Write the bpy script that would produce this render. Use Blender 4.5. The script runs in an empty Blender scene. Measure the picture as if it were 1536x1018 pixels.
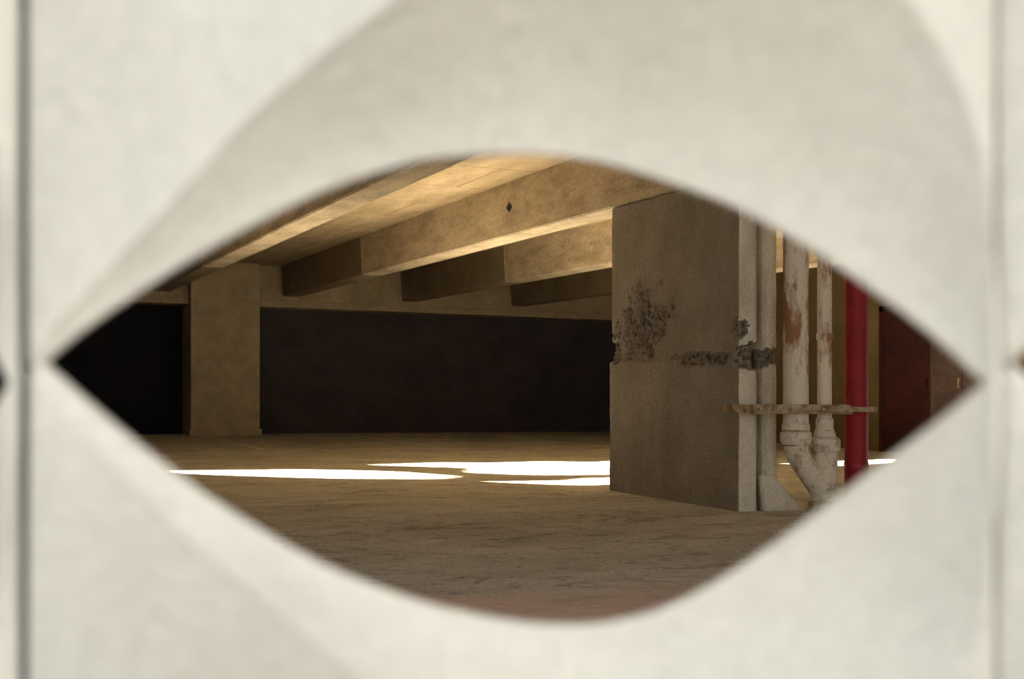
import bpy, math, random, bmesh
from mathutils import Vector, noise
from mathutils.geometry import tessellate_polygon
random.seed(3)
TH=math.radians(24.44); C=math.cos(TH); S=math.sin(TH); H=0.9; SL=0.011
sc=bpy.context.scene
try:
    sc.view_settings.view_transform='Standard'
    sc.view_settings.look='None'
except Exception: pass

def shear(v):
    x,y,z=v
    return (x,y,z-SL*(x*C-y*S))
def fac(t,D,z):   # facade frame (t along facade, D depth behind facade origin) -> world
    return (t*C+D*S,-t*S+D*C,z)

# ---------------- materials
def mat(name,col,col2=None,scale=3,rough=.9,bump=.3,bscale=40,metal=0,stretch=(1,1,1),detail=6,lo=.35,hi=.65,grain=.0,gs=120):
    m=bpy.data.materials.new(name); m.use_nodes=True
    nt=m.node_tree; N=nt.nodes; L=nt.links
    b=N['Principled BSDF']; b.inputs['Roughness'].default_value=rough; b.inputs['Metallic'].default_value=metal
    tc=N.new('ShaderNodeTexCoord'); mp=N.new('ShaderNodeMapping'); mp.inputs['Scale'].default_value=stretch
    L.new(tc.outputs['Object'],mp.inputs[0])
    n=N.new('ShaderNodeTexNoise'); n.inputs['Scale'].default_value=scale; n.inputs['Detail'].default_value=detail; n.inputs['Roughness'].default_value=.65
    L.new(mp.outputs[0],n.inputs['Vector'])
    r=N.new('ShaderNodeValToRGB'); r.color_ramp.elements[0].position=lo; r.color_ramp.elements[1].position=hi
    r.color_ramp.elements[0].color=(*(col2 or [c*.75 for c in col]),1); r.color_ramp.elements[1].color=(*col,1)
    L.new(n.outputs['Fac'],r.inputs[0]); out=r.outputs[0]
    if grain>0:
        g=N.new('ShaderNodeTexNoise'); g.inputs['Scale'].default_value=gs; g.inputs['Detail'].default_value=3; g.inputs['Roughness'].default_value=.8
        L.new(tc.outputs['Object'],g.inputs['Vector'])
        gr=N.new('ShaderNodeValToRGB'); gr.color_ramp.elements[0].position=.35; gr.color_ramp.elements[1].position=.62
        k=1-grain; gr.color_ramp.elements[0].color=(k,k,k,1); gr.color_ramp.elements[1].color=(1,1,1,1)
        L.new(g.outputs['Fac'],gr.inputs[0])
        mx=N.new('ShaderNodeMixRGB'); mx.blend_type='MULTIPLY'; mx.inputs[0].default_value=1
        L.new(out,mx.inputs[1]); L.new(gr.outputs[0],mx.inputs[2]); out=mx.outputs[0]
    L.new(out,b.inputs['Base Color'])
    n2=N.new('ShaderNodeTexNoise'); n2.inputs['Scale'].default_value=bscale; n2.inputs['Detail'].default_value=8
    L.new(tc.outputs['Object'],n2.inputs['Vector'])
    bp=N.new('ShaderNodeBump'); bp.inputs['Strength'].default_value=bump; bp.inputs['Distance'].default_value=.02
    L.new(n2.outputs['Fac'],bp.inputs['Height']); L.new(bp.outputs[0],b.inputs['Normal'])
    return m
M_ceil=mat('concrete_ceiling',(.78,.62,.39),(.52,.39,.22),2.2,bump=.5,bscale=12,stretch=(2,.5,1),grain=.28,gs=45)
M_beam=mat('concrete_beam',(.68,.56,.38),(.44,.35,.23),3.0,bump=.6,bscale=22,stretch=(1,.6,2),detail=12,grain=.34,gs=45,lo=.38,hi=.62)
M_beamd=mat('concrete_beam_shaded',(.33,.26,.16),(.24,.18,.10),2.5,bump=.35,bscale=25,grain=.25,gs=50)  # far stretch of the beams, its shade put into the colour
M_pil=mat('concrete_pillar',(.56,.44,.27),(.43,.335,.20),3,bump=.5,bscale=30,grain=.28,gs=35)
M_floor=mat('concrete_floor',(.88,.85,.76),(.68,.65,.57),1.1,rough=.95,bump=.8,bscale=14,stretch=(1,1.4,1),lo=.3,hi=.7,detail=12,grain=.35,gs=50)
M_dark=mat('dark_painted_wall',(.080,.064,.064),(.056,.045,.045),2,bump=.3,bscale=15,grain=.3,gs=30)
M_black=mat('black_bay_shade',(.006,.006,.010),(.004,.004,.008),2)  # near black, the darkness of the bay is in the colour
M_wall=mat('concrete_wall',(.26,.19,.09),(.19,.135,.065),1.5)
M_sunblock=mat('pale_sun_block',(.78,.76,.72),(.70,.68,.64),1.5)  # pale finish of the added wall, bounces light onto the screen
M_white=mat('painted_block',(.74,.722,.665),(.66,.648,.60),5.0,rough=.6,bump=.2,bscale=90,stretch=(1.8,1,.6),detail=9,grain=.10,gs=90,lo=.3,hi=.6)
M_mortar=mat('mortar',(.035,.037,.05),None,10)
M_ground=mat('outdoor_paving',(.43,.41,.38),(.36,.345,.32),1)
M_red=mat('red_pipe_paint',(.36,.014,.026),(.24,.010,.016),8,rough=.45,bump=.08,bscale=30)
M_pipe=mat('peeling_cream_paint',(.88,.79,.64),(.38,.19,.085),6,rough=.7,bump=.4,bscale=50,stretch=(1,1,.3),lo=.42,hi=.52,detail=12,grain=.2)
M_pipec=mat('cream_paint',(.86,.78,.63),(.44,.27,.13),8,rough=.75,bump=.5,bscale=50,lo=.36,hi=.50,detail=12,grain=.22,gs=80)
M_rust=mat('rusty_steel',(.60,.49,.32),(.22,.13,.06),14,rough=.8,bump=.4,bscale=60)
M_door=mat('rust_red_door',(.075,.018,.014),(.04,.012,.010),3,rough=.6)
M_cab=mat('dull_brown_steel',(.13,.085,.07),(.07,.045,.04),6,rough=.6)
M_stripe=mat('worn_stripe_paint',(.84,.80,.73),(.66,.62,.55),6)
M_hole_shade=mat('socket_shade',(.02,.015,.01),None,6)  # shade of the beam recess, put into the colour of a plug

def floor_extra(m):
    nt=m.node_tree;N=nt.nodes;L=nt.links;b=N['Principled BSDF']
    tc=[n for n in N if n.type=='TEX_COORD'][0]
    def layer(sc_,scale,lo,hi,col,fac_,dist=.6):
        src=b.inputs['Base Color'].links[0].from_socket
        mp=N.new('ShaderNodeMapping'); mp.inputs['Scale'].default_value=sc_; mp.inputs['Rotation'].default_value=(0,0,TH)
        L.new(tc.outputs['Object'],mp.inputs[0])
        n=N.new('ShaderNodeTexNoise'); n.inputs['Scale'].default_value=scale; n.inputs['Detail'].default_value=12; n.inputs['Roughness'].default_value=.75; n.inputs['Distortion'].default_value=dist
        L.new(mp.outputs[0],n.inputs['Vector'])
        r=N.new('ShaderNodeValToRGB'); r.color_ramp.elements[0].position=lo; r.color_ramp.elements[0].color=(*col,1)
        r.color_ramp.elements[1].position=hi; r.color_ramp.elements[1].color=(1,1,1,1)
        L.new(n.outputs['Fac'],r.inputs[0])
        mx=N.new('ShaderNodeMixRGB'); mx.blend_type='MULTIPLY'; mx.inputs[0].default_value=fac_
        L.new(src,mx.inputs[1]); L.new(r.outputs[0],mx.inputs[2]); L.new(mx.outputs[0],b.inputs['Base Color'])
    layer((1.3,2.2,1),1.6,.40,.47,(.48,.46,.43),.75,1.4)
    layer((3,3,1),4,.38,.43,(.38,.36,.34),.75,1.0)
    layer((.5,1.0,1),1.0,.35,.6,(.74,.71,.66),.9)
    # worn reddish stain on the slab just inside the facade
    src=b.inputs['Base Color'].links[0].from_socket
    vm=N.new('ShaderNodeVectorMath'); vm.operation='DOT_PRODUCT'
    dv=Vector((S-.10*C,C+.10*S,0)); vm.inputs[1].default_value=dv
    L.new(tc.outputs['Object'],vm.inputs[0])
    n=N.new('ShaderNodeTexNoise'); n.inputs['Scale'].default_value=1.4; n.inputs['Detail'].default_value=8
    L.new(tc.outputs['Object'],n.inputs['Vector'])
    ad=N.new('ShaderNodeMath'); ad.operation='MULTIPLY_ADD'; ad.inputs[1].default_value=1.0
    L.new(n.outputs['Fac'],ad.inputs[0]); L.new(vm.outputs['Value'],ad.inputs[2])
    mr=N.new('ShaderNodeMapRange'); mr.inputs['From Min'].default_value=5.55; mr.inputs['From Max'].default_value=5.85
    mr.inputs['To Min'].default_value=.8; mr.inputs['To Max'].default_value=0
    L.new(ad.outputs[0],mr.inputs['Value'])
    mx=N.new('ShaderNodeMixRGB'); mx.inputs[2].default_value=(.78,.58,.50,1)
    L.new(mr.outputs[0],mx.inputs[0]); L.new(src,mx.inputs[1]); L.new(mx.outputs[0],b.inputs['Base Color'])
floor_extra(M_floor)

def ceil_lines(m):
    nt=m.node_tree;N=nt.nodes;L=nt.links;b=N['Principled BSDF']
    src=b.inputs['Base Color'].links[0].from_socket
    tc=[n for n in N if n.type=='TEX_COORD'][0]
    br=N.new('ShaderNodeTexBrick'); br.inputs['Scale'].default_value=1; br.inputs['Brick Width'].default_value=2.4; br.inputs['Row Height'].default_value=1.2
    br.inputs['Mortar Size'].default_value=.010; br.inputs['Mortar Smooth'].default_value=.3
    br.inputs['Color1'].default_value=(1,1,1,1);br.inputs['Color2'].default_value=(.84,.84,.84,1);br.inputs['Mortar'].default_value=(.45,.4,.35,1)
    L.new(tc.outputs['Object'],br.inputs['Vector'])
    mx=N.new('ShaderNodeMixRGB'); mx.blend_type='MULTIPLY'; mx.inputs[0].default_value=1
    L.new(src,mx.inputs[1]); L.new(br.outputs[0],mx.inputs[2]); L.new(mx.outputs[0],b.inputs['Base Color'])
ceil_lines(M_ceil)

def col_mat():
    m=mat('concrete_column',(.40,.34,.265),(.29,.245,.188),2.2,bump=.9,bscale=40,stretch=(1,1,.7),detail=12,grain=.34,gs=55)
    nt=m.node_tree;N=nt.nodes;L=nt.links;b=N['Principled BSDF']
    src=b.inputs['Base Color'].links[0].from_socket
    at=N.new('ShaderNodeAttribute'); at.attribute_name='spall'
    tc=[n for n in N if n.type=='TEX_COORD'][0]
    n=N.new('ShaderNodeTexNoise'); n.inputs['Scale'].default_value=28; n.inputs['Detail'].default_value=8
    L.new(tc.outputs['Object'],n.inputs['Vector'])
    r=N.new('ShaderNodeValToRGB'); r.color_ramp.elements[0].position=.40; r.color_ramp.elements[0].color=(.05,.036,.026,1)
    r.color_ramp.elements[1].position=.62; r.color_ramp.elements[1].color=(.33,.26,.18,1)
    L.new(n.outputs['Fac'],r.inputs[0])
    mx=N.new('ShaderNodeMixRGB'); L.new(r.outputs[0],mx.inputs[2])
    L.new(at.outputs['Fac'],mx.inputs[0]); L.new(src,mx.inputs[1]); L.new(mx.outputs[0],b.inputs['Base Color'])
    return m
M_col=col_mat()
M_col_lit=mat('concrete_column_lit',(.86,.78,.63),(.60,.51,.37),3.5,bump=.6,bscale=45,stretch=(1,1,.5),detail=12,grain=.25,gs=60)  # column front and footing, side light put into the paler colour

# ---------------- mesh helpers
def mk(name,verts,faces,mats,parent=None,sh=True,smooth=False,mi=None):
    if sh: verts=[shear(v) for v in verts]
    me=bpy.data.meshes.new(name); me.from_pydata([tuple(v) for v in verts],[],faces)
    for m in (mats if isinstance(mats,list) else [mats]): me.materials.append(m)
    if mi:
        for p,i in zip(me.polygons,mi): p.material_index=i
    if smooth:
        for p in me.polygons: p.use_smooth=True
    me.validate(); me.update()
    bm=bmesh.new(); bm.from_mesh(me); bmesh.ops.recalc_face_normals(bm,faces=bm.faces); bm.to_mesh(me); bm.free()
    o=bpy.data.objects.new(name,me); sc.collection.objects.link(o)
    if parent: o.parent=parent
    return o
def empty(name,loc=(0,0,0)):
    e=bpy.data.objects.new(name,None); e.empty_display_size=.1; sc.collection.objects.link(e); e.location=loc; return e
def boxvf(x0,x1,y0,y1,z0,z1):
    v=[(x0,y0,z0),(x1,y0,z0),(x1,y1,z0),(x0,y1,z0),(x0,y0,z1),(x1,y0,z1),(x1,y1,z1),(x0,y1,z1)]
    f=[(0,3,2,1),(4,5,6,7),(0,1,5,4),(1,2,6,5),(2,3,7,6),(3,0,4,7)]
    return v,f
def box(name,x0,x1,y0,y1,z0,z1,m,parent=None,bev=0,sh=True):
    v,f=boxvf(x0,x1,y0,y1,z0,z1)
    o=mk(name,v,f,m,parent,sh)
    if bev:
        b=o.modifiers.new('b','BEVEL'); b.width=bev; b.segments=2
    return o
def prism(name,poly,z0,z1,m,parent=None,sh=True):
    n=len(poly); v=[(x,y,z0) for x,y in poly]+[(x,y,z1) for x,y in poly]
    f=[tuple(range(n))[::-1],tuple(range(n,2*n))]+[(i,(i+1)%n,n+(i+1)%n,n+i) for i in range(n)]
    return mk(name,v,f,m,parent,sh)
def tube(name,path,radii,m,parent=None,seg=32,cap=True):
    vs=[];fs=[];pts=[Vector(p) for p in path]
    for i,p in enumerate(pts):
        a=pts[max(i-1,0)]; b=pts[min(i+1,len(pts)-1)]
        t=(b-a)
        t=t.normalized() if t.length>1e-6 else Vector((0,0,1))
        u=Vector((0,1,0)) if abs(t.y)<.9 else Vector((1,0,0))
        w=t.cross(u).normalized(); u=w.cross(t).normalized()
        for k in range(seg):
            an=2*math.pi*k/seg
            vs.append(tuple(p+radii[i]*(math.cos(an)*w+math.sin(an)*u)))
    for i in range(len(pts)-1):
        for k in range(seg):
            fs.append((i*seg+k,i*seg+(k+1)%seg,(i+1)*seg+(k+1)%seg,(i+1)*seg+k))
    if cap:
        fs.append(tuple(range(seg))[::-1]); fs.append(tuple(range((len(pts)-1)*seg,len(pts)*seg)))
    o=mk(name,vs,fs,m,parent,True,True)
    e=o.modifiers.new('es','EDGE_SPLIT'); e.split_angle=math.radians(40)
    return o
def lathe(name,x,y,prof,m,parent=None):
    return tube(name,[(x,y,z) for r,z in prof],[r for r,z in prof],m,parent)

# ---------------- shell
XR=12.6; YB=22.1; CZ=3.05
pA=fac(-4,.50,0)[:2]
plan=[pA,(XR,(0.50-S*XR)/C),(XR,27),(pA[0],27)]
prism('floor',plan,-.25,0,M_floor)
planc=[fac(-4,.80,0)[:2],(XR,(0.80-S*XR)/C),(XR,27),(pA[0],27)]
prism('ceiling',planc,CZ,CZ+.25,M_ceil)
v,f=boxvf(-20,16,-15,40,-.6,-.3)
mk('ground',v,f,M_ground,sh=False)
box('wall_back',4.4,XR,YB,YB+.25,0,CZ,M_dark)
box('bay_shade_panel',pA[0],4.4,YB,YB+.2,0,CZ,M_black)  # black sheet across the bay, stands in for its shade
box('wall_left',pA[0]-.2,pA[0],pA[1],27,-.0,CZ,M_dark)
g=empty('concrete_girder')
box('girder_web',pA[0]+.01,XR-.01,21.5,YB-.005,2.3,CZ-.002,M_pil,g)
box('girder_ledge',pA[0]+.01,XR-.01,21.44,21.5,2.3,2.42,M_pil,g,bev=.01)
pl=empty('concrete_pillar')
box('shaft',3.53,4.73,21.2,21.435,0,CZ-.002,M_pil,pl,bev=.015)
box('rear_shaft',3.53,4.73,21.435,22.09,0,2.295,M_pil,pl)
box('base_curb',3.50,4.76,21.17,21.2,0,.12,M_pil,pl,bev=.01)

def refine(pts,n=1):
    for _ in range(n):
        out=[]
        for i in range(len(pts)):
            a=pts[i]; b=pts[(i+1)%len(pts)]
            out.append((a[0]*.88+b[0]*.12,a[1]*.88+b[1]*.12)); out.append((a[0]*.12+b[0]*.88,a[1]*.12+b[1]*.88))
        pts=out
    return pts
# sun patches on the deck (x,y), traced back along the sun direction to openings in the side wall
patches=[
 [(1.30,13.05),(2.9,12.85),(3.6,12.35),(4.0,11.55),(3.65,11.25),(2.7,11.6),(1.7,12.4)],
 [(3.75,13.35),(4.9,13.55),(5.3,13.3),(6.1,13.4),(6.7,13.1),(7.6,13.4),(7.6,12.5),(6.6,11.5),(6.13,11.15),(4.95,11.4),(4.45,11.85),(4.80,12.5)],
 [(4.1,10.75),(5.0,10.6),(5.4,10.85),(6.2,10.7),(5.6,9.7),(5.0,10.2),(4.75,10.1)],
 [(9.0,10.4),(9.9,10.9),(11.0,11.2),(10.9,10.2),(9.7,9.9)],
 [(8.9,12.2),(11.5,12.6),(11.6,12.1),(9.2,11.6)],
]
holes=[]
for P in patches:
    holes.append(refine([(y-.575*(XR-x),.245*(XR-x)) for x,y in P]))
YM=-5.5
outer=[(YM,-.3),(27,-.3),(27,CZ+.25),(10,CZ+.25),(10,5.4),(YM,5.4)]
polys=[[Vector((a,b,0)) for a,b in outer]]+[[Vector((a,b,0)) for a,b in h] for h in holes]
tris=tessellate_polygon(polys)
flat=[p for q in polys for p in q]
n=len(flat)
vs=[(XR+.005,p.x,p.y) for p in flat]+[(XR+.03,p.x,p.y) for p in flat]
fs=[tuple(t) for t in tris]+[tuple(i+n for i in t)[::-1] for t in tris]
o0=0
for q in polys:
    k=len(q)
    for i in range(k): fs.append((o0+i,o0+(i+1)%k,n+o0+(i+1)%k,n+o0+i))
    o0+=k
mk('wall_right',vs,fs,M_wall)
box('sun_block_wall',XR+.005,XR+.2,-16,YM,-.3,5.4,M_sunblock)  # added unseen wall, keeps direct sun off the screen
d=empty('door_1')
box('door_leaf',XR-.05,XR-.005,13.1,14.1,0.01,2.1,M_door,d,bev=.005)
box('door_frame',XR-.08,XR-.001,14.1,14.18,0,2.18,M_door,d)
box('door_frame_b',XR-.08,XR-.001,13.02,13.1,0,2.18,M_door,d)
box('door_frame_top',XR-.08,XR-.001,13.02,14.18,2.1,2.18,M_door,d)
box('handle',XR-.1,XR-.05,13.2,13.26,.95,1.1,M_door,d,bev=.01)
cb=empty('steel_utility_cabinet')
box('carcass',XR-.22,XR-.002,11.75,12.98,.0,2.0,M_cab,cb,bev=.01)
box('door_panel_1',XR-.24,XR-.221,11.78,12.35,.06,1.95,M_cab,cb,bev=.006)
box('door_panel_2',XR-.24,XR-.221,12.38,12.95,.06,1.95,M_cab,cb,bev=.006)
box('handle',XR-.26,XR-.241,12.40,12.43,.95,1.1,M_rust,cb,bev=.004)

def beam(L,first):
    y0=(1.0-S*L)/C
    e=empty('ceiling_beam')
    prof=[(L-.03,CZ-.001),(L-.005,2.56),(L+.0,2.515),(L+.015,2.50),(L+.285,2.50),(L+.30,2.515),(L+.305,2.56),(L+.33,CZ-.001)]
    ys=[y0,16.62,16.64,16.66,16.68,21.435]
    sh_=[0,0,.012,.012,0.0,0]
    vs=[];fs=[];mi=[];n=len(prof)
    for y,s_ in zip(ys,sh_):
        for (x,z) in prof:
            xx=L+.15+(x-L-.15)*(1-s_*4); zz=z+(s_ if z<CZ-.01 else 0)
            vs.append((xx,y,zz))
    for i in range(len(ys)-1):
        for k in range(n):
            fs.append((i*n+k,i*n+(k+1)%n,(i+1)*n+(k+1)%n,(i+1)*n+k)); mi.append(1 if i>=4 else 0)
    fs.append(tuple(range(n))); mi.append(0)
    fs.append(tuple(range((len(ys)-1)*n,len(ys)*n))); mi.append(0)
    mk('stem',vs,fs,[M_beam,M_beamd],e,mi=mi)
    if first:
        y,z=11.46,2.79; s_=.045
        v=[(L-.026,y,z+s_*1.2),(L-.026,y+s_*1.6,z),(L-.026,y,z-s_*1.2),(L-.026,y-s_*1.6,z),(L+.02,y,z)]
        mk('socket_shade_plug',v,[(0,1,4),(1,2,4),(2,3,4),(3,0,4),(0,1,2,3)],M_hole_shade,e)
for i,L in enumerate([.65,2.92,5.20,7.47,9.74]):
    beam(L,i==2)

for x in (3.7,6.35,9.0):
    box('parking_stripe',x,x+.1,16.6,21.1,0.0005,.004,M_stripe)

# ---------------- near column with spalls
def blob(y,z,cy,cz,ry,rz):
    q=((y-cy)/ry)**2+((z-cz)/rz)**2
    return max(0,1-q)
def spall(u,z):
    nz=noise.fractal(Vector((u*5,z*5,3.1)),1,2,5)
    nz2=noise.fractal(Vector((u*20,z*20,1.1)),1,2,4)
    a=0
    a=max(a,.85*blob(u,z,8.75,1.48,.55,.42))
    a=max(a,.95*blob(u,z,9.1,1.28,.32,.22))
    a=max(a,1.4*blob(u,z,7.88,1.14,.47,.075))
    a=max(a,1.5*blob(u,z,7.40,1.36,.12,.10))
    a=max(a,1.7*blob(u,z,7.28,1.15,.2,.12))
    a=max(a,1.3*blob(u,z,7.05,1.17,.12,.09))
    if a<=0: return 0
    return max(0,min(1,(a*1.0+nz*.7+nz2*.5-.47)*2.0))
per=[]
for i in range(121): per.append((5.2,9.3-(9.3-7.40)*i/120,'L'))
front=[(5.205,7.392),(5.23,7.385),(5.33,7.385),(5.365,7.40),(5.385,7.44),(5.39,7.52),(5.40,7.54),(5.43,7.54),(5.44,7.50),(5.445,7.44),(5.465,7.405),(5.50,7.395),(5.54,7.40),(5.57,7.42)]
for a,b in zip(front[:-1],front[1:]):
    k=max(1,int(math.dist(a,b)/.015))
    for j in range(k): per.append((a[0]+(b[0]-a[0])*j/k,a[1]+(b[1]-a[1])*j/k,'F'))
per+= [(5.58,7.46,'R'),(5.6,9.3,'R')]
CT=2.49
NZ=220; zs=[CT*i/NZ for i in range(NZ+1)]
vs=[];fs=[];sp=[];mi=[];n=len(per)
for z in zs:
    for x,y,k in per:
        if k=='L':
            s_=spall(y,z); dx_=.045*s_*(.85+.3*noise.noise(Vector((y*16,z*16,9))))+.008*noise.noise(Vector((y*3,z*3,0)))+.005*noise.noise(Vector((y*14,z*14,0)))
            edge=1.15+.02*noise.noise(Vector((y*8,0,4)))
            if z<edge : dx_-=.024*min(1,(edge-z)/.02)*max(0,min(1,(y-7.9)/.3))
            vs.append((x+dx_,y,z))
        elif k=='F':
            s_=spall(7.39-(x-5.2),z)
            vs.append((x,y+.06*s_+.007*noise.noise(Vector((x*5,z*4,5))),z))
        else: s_=0; vs.append((x,y,z))
        sp.append(s_)
for i in range(NZ):
    for k in range(n):
        fs.append((i*n+k,i*n+(k+1)%n,(i+1)*n+(k+1)%n,(i+1)*n+k))
        mi.append(1 if (per[k][2]=='F' and sp[i*n+k]<.25) else 0)  # front faces take the lit copy except where spalled
fs.append(tuple(range(n))); fs.append(tuple(range(NZ*n,NZ*n+n))); mi+=[0,0]
ce=empty('concrete_column')
co=mk('shaft',vs,fs,[M_col,M_col_lit],ce,mi=mi)
at=co.data.attributes.new('spall','FLOAT','POINT')
for i,s_ in enumerate(sp): at.data[i].value=min(1,s_*.85)
box('capital_side',5.54,5.6,7.43,9.3,CT,CZ-.002,M_col,ce)
box('capital_front',5.2,5.6,7.39,7.42,CT-.001,CZ-.002,M_col,ce)
vs=[];fs=[];A=16;B=10
for i in range(A+1):
    t=i/A; x=5.40+.42*t
    for j in range(B+1):
        w=j/B
        top=.46*(1-t)**1.5 if t>.3 else .46*(.7)**1.5
        top+=.02*noise.noise(Vector((x*12,0,7)))
        z=max(.0,top)*w
        y=7.372-.03*(1-w)+.012*noise.noise(Vector((x*9,z*9,2)))
        vs.append((x,y,z))
for i in range(A):
    for j in range(B):
        a=i*(B+1)+j; fs.append((a,a+B+1,a+B+2,a+1))
fo=mk('grout_footing',vs,fs,M_col_lit,ce,smooth=True)
so=fo.modifiers.new('s','SOLIDIFY'); so.thickness=.06; so.offset=-1

# ---------------- pipes
PY=7.22
x1,x2,x3=5.59,5.855,6.155
p=empty('drain_pipe')
PT=CZ-.05
lathe('upper_stack',x1,PY,[(.094,.62),(.094,1.25),(.097,1.255),(.097,1.29),(.094,1.295),(.094,2.47)],M_pipe,p)
lathe('hub',x1,PY,[(.094,.66),(.100,.655),(.103,.645),(.103,.61),(.100,.60),(.113,.59),(.116,.56),(.113,.52),(.096,.50)],M_pipec,p)
pts=[];rad=[]
for i in range(15):
    t=i/14
    z=.50-.42*t; x=x1+ (x2-.02-x1)*(3*t*t-2*t**3)
    pts.append((x,PY,z)); rad.append(.090-.008*t)
tube('elbow',pts,rad,M_pipec,p)
p1=p
p=empty('vent_pipe')
lathe('upper_stack',x2,PY,[(.054,.6),(.054,1.28),(.062,1.285),(.062,1.33),(.054,1.335),(.054,2.0),(.06,2.01),(.06,2.06),(.054,2.07),(.054,PT)],M_pipe,p)
lathe('reducer',x2,PY,[(.054,.70),(.064,.69),(.066,.65),(.064,.64),(.066,.62),(.083,.575),(.086,.55)],M_pipec,p)
lathe('wye_body',x2,PY,[(.086,.56),(.100,.55),(.114,.54),(.118,.51),(.114,.455),(.098,.44),(.095,.42),(.095,.16),(.104,.15),(.108,.11),(.104,.07)],M_pipec,p)
lathe('floor_collar',x2,PY,[(.104,.08),(.120,.065),(.124,.03),(.135,.0)],M_rust,p)
lathe('joint_ring',x1,PY,[(.1035,.599),(.1045,.605),(.1035,.611)],M_rust,p1)
p=empty('red_standpipe')
lathe('riser',x3,PY,[(.088,0.0),(.088,.30),(.092,.305),(.092,.36),(.088,.365),(.088,PT)],M_red,p)
lathe('floor_flange',x3,PY,[(.13,0),(.13,.02),(.1,.03),(.09,.05)],M_red,p)
p=empty('pipe_clamp')
yb=PY-.11
box('front_strap',5.10,6.00,yb-.015,yb+.0,.73,.80,M_rust,p,bev=.004)
box('strap_lip',5.10,6.00,yb-.04,yb-.0,.73,.74,M_rust,p,bev=.003)
box('rear_strap',5.75,6.20,yb-.035,yb-.017,.745,.785,M_rust,p,bev=.004)
box('wall_tab',5.10,5.12,yb-.04,7.45,.735,.795,M_rust,p,bev=.004)
for xx,rr in ((x1,.098),(x2,.06),(x3,.092)):
    pp=[];k=16
    for i in range(k+1):
        a=math.pi*i/k
        pp.append((xx+math.cos(a)*(rr+.004),PY+math.sin(a)*(rr+.004),.765))
    pp=[(pp[0][0],yb-.01,.765)]+pp+[(pp[-1][0],yb-.01,.765)]
    vs=[];fs=[]
    for (a,b,z) in pp:
        for dz in (-.02,.02):
            vs.append((a,b,z+dz))
    for i in range(len(pp)-1): fs.append((2*i,2*i+2,2*i+3,2*i+1))
    o=mk('u_strap',vs,fs,M_rust,p); s_=o.modifiers.new('s','SOLIDIFY'); s_.thickness=.006
for xx in (5.17,5.44,5.73,5.96):
    tube('bolt',[(xx,yb-.015,.765),(xx,yb-.04,.765)],[.014,.014],M_rust,p,seg=6)

# ---------------- breeze-block screen
D1=.58; F_=1800.
PITCH=1475*D1/F_
def pm(px,py,D): return ((px-768)*D/F_, (581-py)*D/F_+H)
upE=[(62,543),(120,495),(200,440),(300,378),(400,324),(500,278),(620,241),(690,232),(760,229),(840,232),(900,241),(960,257),(1030,280),(1100,307),(1200,360),(1300,425),(1400,500),(1482,574)]
loE=[(62,543),(120,594),(200,662),(300,737),(400,802),(500,855),(620,900),(700,920),(780,934),(870,938),(930,931),(990,915),(1060,882),(1130,838),(1200,790),(1300,715),(1400,640),(1482,574)]
upF=[(42,545),(70,500),(150,415),(270,290),(400,150),(600,-10),(780,-115),(980,-165),(1180,-135),(1320,-50),(1400,40),(1450,140),(1480,260),(1494,400),(1503,574)]
loF=[(42,545),(100,625),(180,712),(270,800),(400,905),(540,1020),(700,1140),(860,1215),(1020,1245),(1200,1215),(1330,1150),(1420,1060),(1470,960),(1490,800),(1500,680),(1503,574)]
def resample(pts,n):
    P=[Vector((a,b)) for a,b in pts]; P=[2*P[0]-P[1]]+P+[2*P[-1]-P[-2]]
    dn=[]
    for i in range(1,len(P)-2):
        a,b,c_,d=P[i-1:i+3]
        for s in range(12):
            t=s/12; dn.append(.5*((2*b)+(-a+c_)*t+(2*a-5*b+4*c_-d)*t*t+(-a+3*b-3*c_+d)*t**3))
    dn.append(P[-2])
    L=[0]
    for a,b in zip(dn[:-1],dn[1:]): L.append(L[-1]+(b-a).length)
    out=[];j=0
    for i in range(n+1):
        t=L[-1]*i/n
        while j<len(L)-2 and L[j+1]<t: j+=1
        w=(t-L[j])/max(1e-9,L[j+1]-L[j]); out.append(dn[j].lerp(dn[j+1],min(1,w)))
    return out
n=72
uE,lE,uF,lF=[resample(q,n) for q in (upE,loE,upF,loF)]
E=uE+lE[1:-1][::-1]; Fp=uF+lF[1:-1][::-1]
frac=[i/n for i in range(n+1)]+[1-i/n for i in range(1,n)]
NN=len(E)
cxm,czm=pm((30+1505)/2,545,D1)
half=PITCH/2-.0024
R=14; TD=.066; SHELL=.010
vs=[];fs=[]
Em=[];Fm=[];De=[]
for i in range(NN):
    dd=TD*(max(0,math.sin(math.pi*frac[i]**1.5))**1.2)+.004
    De.append(dd)
    Em.append(pm(E[i][0],E[i][1],D1+dd)); Fm.append(pm(Fp[i][0],Fp[i][1],D1))
def addrow(l):
    s=len(vs); vs.extend(l); return s
sq=[]
for i in range(NN):
    a,b=Fm[i][0]-cxm,Fm[i][1]-czm
    m_=max(abs(a),abs(b)); sq.append([a/m_*half,b/m_*half])
for sx in (-1,1):
    for sy in (-1,1):
        k=min(range(NN),key=lambda i:(sq[i][0]-sx*half)**2+(sq[i][1]-sy*half)**2); sq[k]=[sx*half,sy*half]
def loc(a,b,d): return (a-cxm,d,b-czm)
r_list=[]
r_list.append(addrow([(sq[i][0],SHELL,sq[i][1]) for i in range(NN)]))
r_list.append(addrow([(sq[i][0],.004,sq[i][1]) for i in range(NN)]))
r_list.append(addrow([(sq[i][0]*.986,0,sq[i][1]*.986) for i in range(NN)]))
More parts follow.
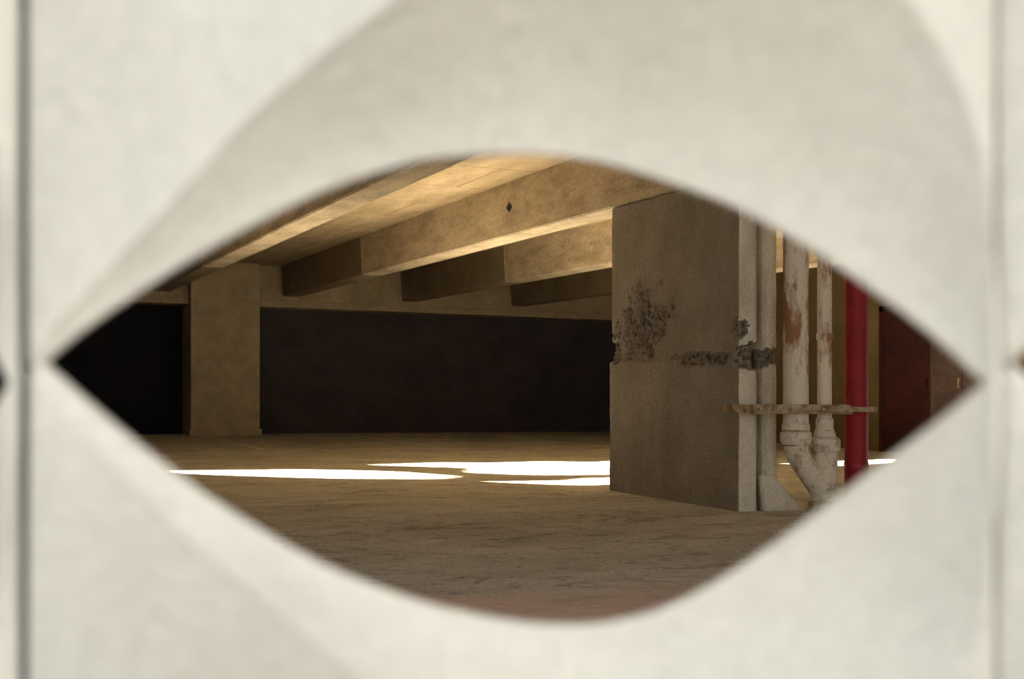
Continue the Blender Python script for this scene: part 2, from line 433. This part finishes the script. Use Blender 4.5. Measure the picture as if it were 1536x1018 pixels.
def surf(u,off,clampF=False):
    row=[]
    for i in range(NN):
        gg=math.sin(u*math.pi/2)**1.15
        # small raised bead along the ridge where the flat face turns into the scoop
        bead=-.0035*math.exp(-((u-.03)/.045)**2) if off==0 and not clampF else 0
        bead*=min(1,4*frac[i]*(1-frac[i])+.0)
        a=Fm[i][0]+(Em[i][0]-Fm[i][0])*u; b=Fm[i][1]+(Em[i][1]-Fm[i][1])*u
        if clampF:
            a=cxm+(a-cxm)*1.012; b=czm+(b-czm)*1.012
            a=max(cxm-half*.986,min(cxm+half*.986,a)); b=max(czm-half*.986,min(czm+half*.986,b))
        row.append(loc(a,b,De[i]*gg+off+bead))
    return addrow(row)
r_list.append(surf(0,0,True))
us=[0,.03,.06,.1,.15]+[k/R for k in range(3,R+1)]
for u in us: r_list.append(surf(u,0))
for k in range(R,-1,-2): r_list.append(surf(k/R,SHELL if k<R else SHELL*.7))
r_list.append(r_list[0])
for a,b in zip(r_list[:-1],r_list[1:]):
    for i in range(NN):
        j=(i+1)%NN
        fs.append((a+i,a+j,b+j,b+i))
me=bpy.data.meshes.new('breeze_block'); me.from_pydata(vs,[],fs); me.materials.append(M_white)
bm=bmesh.new(); bm.from_mesh(me); bmesh.ops.recalc_face_normals(bm,faces=bm.faces)
for ff in bm.faces: ff.smooth=True
bm.to_mesh(me); bm.free()
scr=empty('breeze_block_screen')
CA,CB,RA,RB=-2,2,-1,0
TIGHT=.0034
def colx(cI): return cxm+cI*PITCH-(TIGHT if cI>=1 else 0)
for cI in range(CA,CB+1):
    for rI in range(RA,RB+1):
        o=bpy.data.objects.new('block',me); sc.collection.objects.link(o); o.parent=scr
        o.location=fac(colx(cI),D1,czm+rI*PITCH); o.rotation_euler=(0,0,-TH)
        e=o.modifiers.new('es','EDGE_SPLIT'); e.split_angle=math.radians(60)
def fbox(name,t0,t1,d0,d1,z0,z1,m,parent=None):
    v=[fac(t,d_,z) for z in (z0,z1) for (t,d_) in ((t0,d0),(t1,d0),(t1,d1),(t0,d1))]
    f=[(0,3,2,1),(4,5,6,7),(0,1,5,4),(1,2,6,5),(2,3,7,6),(3,0,4,7)]
    return mk(name,v,f,m,parent,False)
zlo=czm+(RA-.5)*PITCH; zhi=czm+(RB+.5)*PITCH; tl=cxm+(CA-.5)*PITCH; tr=cxm+(CB+.5)*PITCH
for cI in range(CA,CB+2):
    t=cxm+(cI-.5)*PITCH-(TIGHT if cI>=2 else (TIGHT/2 if cI==1 else 0))
    hw=.0007 if cI==1 else .0024
    fbox('mortar_joint',t-hw,t+hw,D1+.006,D1+SHELL,zlo,zhi,M_mortar,scr)
for rI in range(RA,RB+2):
    z=czm+(rI-.5)*PITCH
    fbox('mortar_joint',tl,tr-TIGHT,D1+.006,D1+SHELL,z-.0024,z+.0024,M_mortar,scr)
fbox('trim_1',tl,tr,D1-.01,D1+.12,-.02,zlo-.003,M_white)
fbox('trim_2',tl,tr,D1-.01,D1+.08,zhi+.003,zhi+.06,M_white)

# ---------------- lights
w=bpy.data.worlds.new('World'); sc.world=w; w.use_nodes=True
nt=w.node_tree; N=nt.nodes; L=nt.links
bg=N['Background']
tc=N.new('ShaderNodeTexCoord'); vm=N.new('ShaderNodeVectorMath'); vm.operation='DOT_PRODUCT'
sdv=Vector((.84,-.50,.25)).normalized(); vm.inputs[1].default_value=sdv
L.new(tc.outputs['Generated'],vm.inputs[0])
mr=N.new('ShaderNodeMapRange'); mr.inputs['From Min'].default_value=-1; mr.inputs['From Max'].default_value=1
L.new(vm.outputs['Value'],mr.inputs['Value'])
rp=N.new('ShaderNodeValToRGB'); cr=rp.color_ramp
cr.elements[0].position=.1; cr.elements[0].color=(.25,.32,.36,1)
cr.elements[1].position=.95; cr.elements[1].color=(1.0,.95,.87,1)
e_=cr.elements.new(.5); e_.color=(.50,.53,.54,1)
L.new(mr.outputs[0],rp.inputs[0]); L.new(rp.outputs[0],bg.inputs[0]); bg.inputs[1].default_value=2.1
sd=bpy.data.lights.new('sun','SUN'); sd.energy=225; sd.angle=math.radians(.6); sd.color=(1,.87,.68)
so=bpy.data.objects.new('sun',sd); sc.collection.objects.link(so)
tv=Vector((-.867,.4985,-.2125)); so.rotation_euler=tv.to_track_quat('-Z','Y').to_euler(); so.location=(20,-5,8)

# ---------------- camera
cd=bpy.data.cameras.new('camera'); cam=bpy.data.objects.new('camera',cd); sc.collection.objects.link(cam)
cam.location=(0,0,H); cam.rotation_euler=(math.pi/2,0,-TH)
cd.sensor_width=36; cd.lens=36*1800/1536; cd.shift_y=72/1536
cd.clip_start=.05; cd.clip_end=200
cd.dof.use_dof=True; cd.dof.focus_distance=10; cd.dof.aperture_fstop=4.5
sc.camera=cam
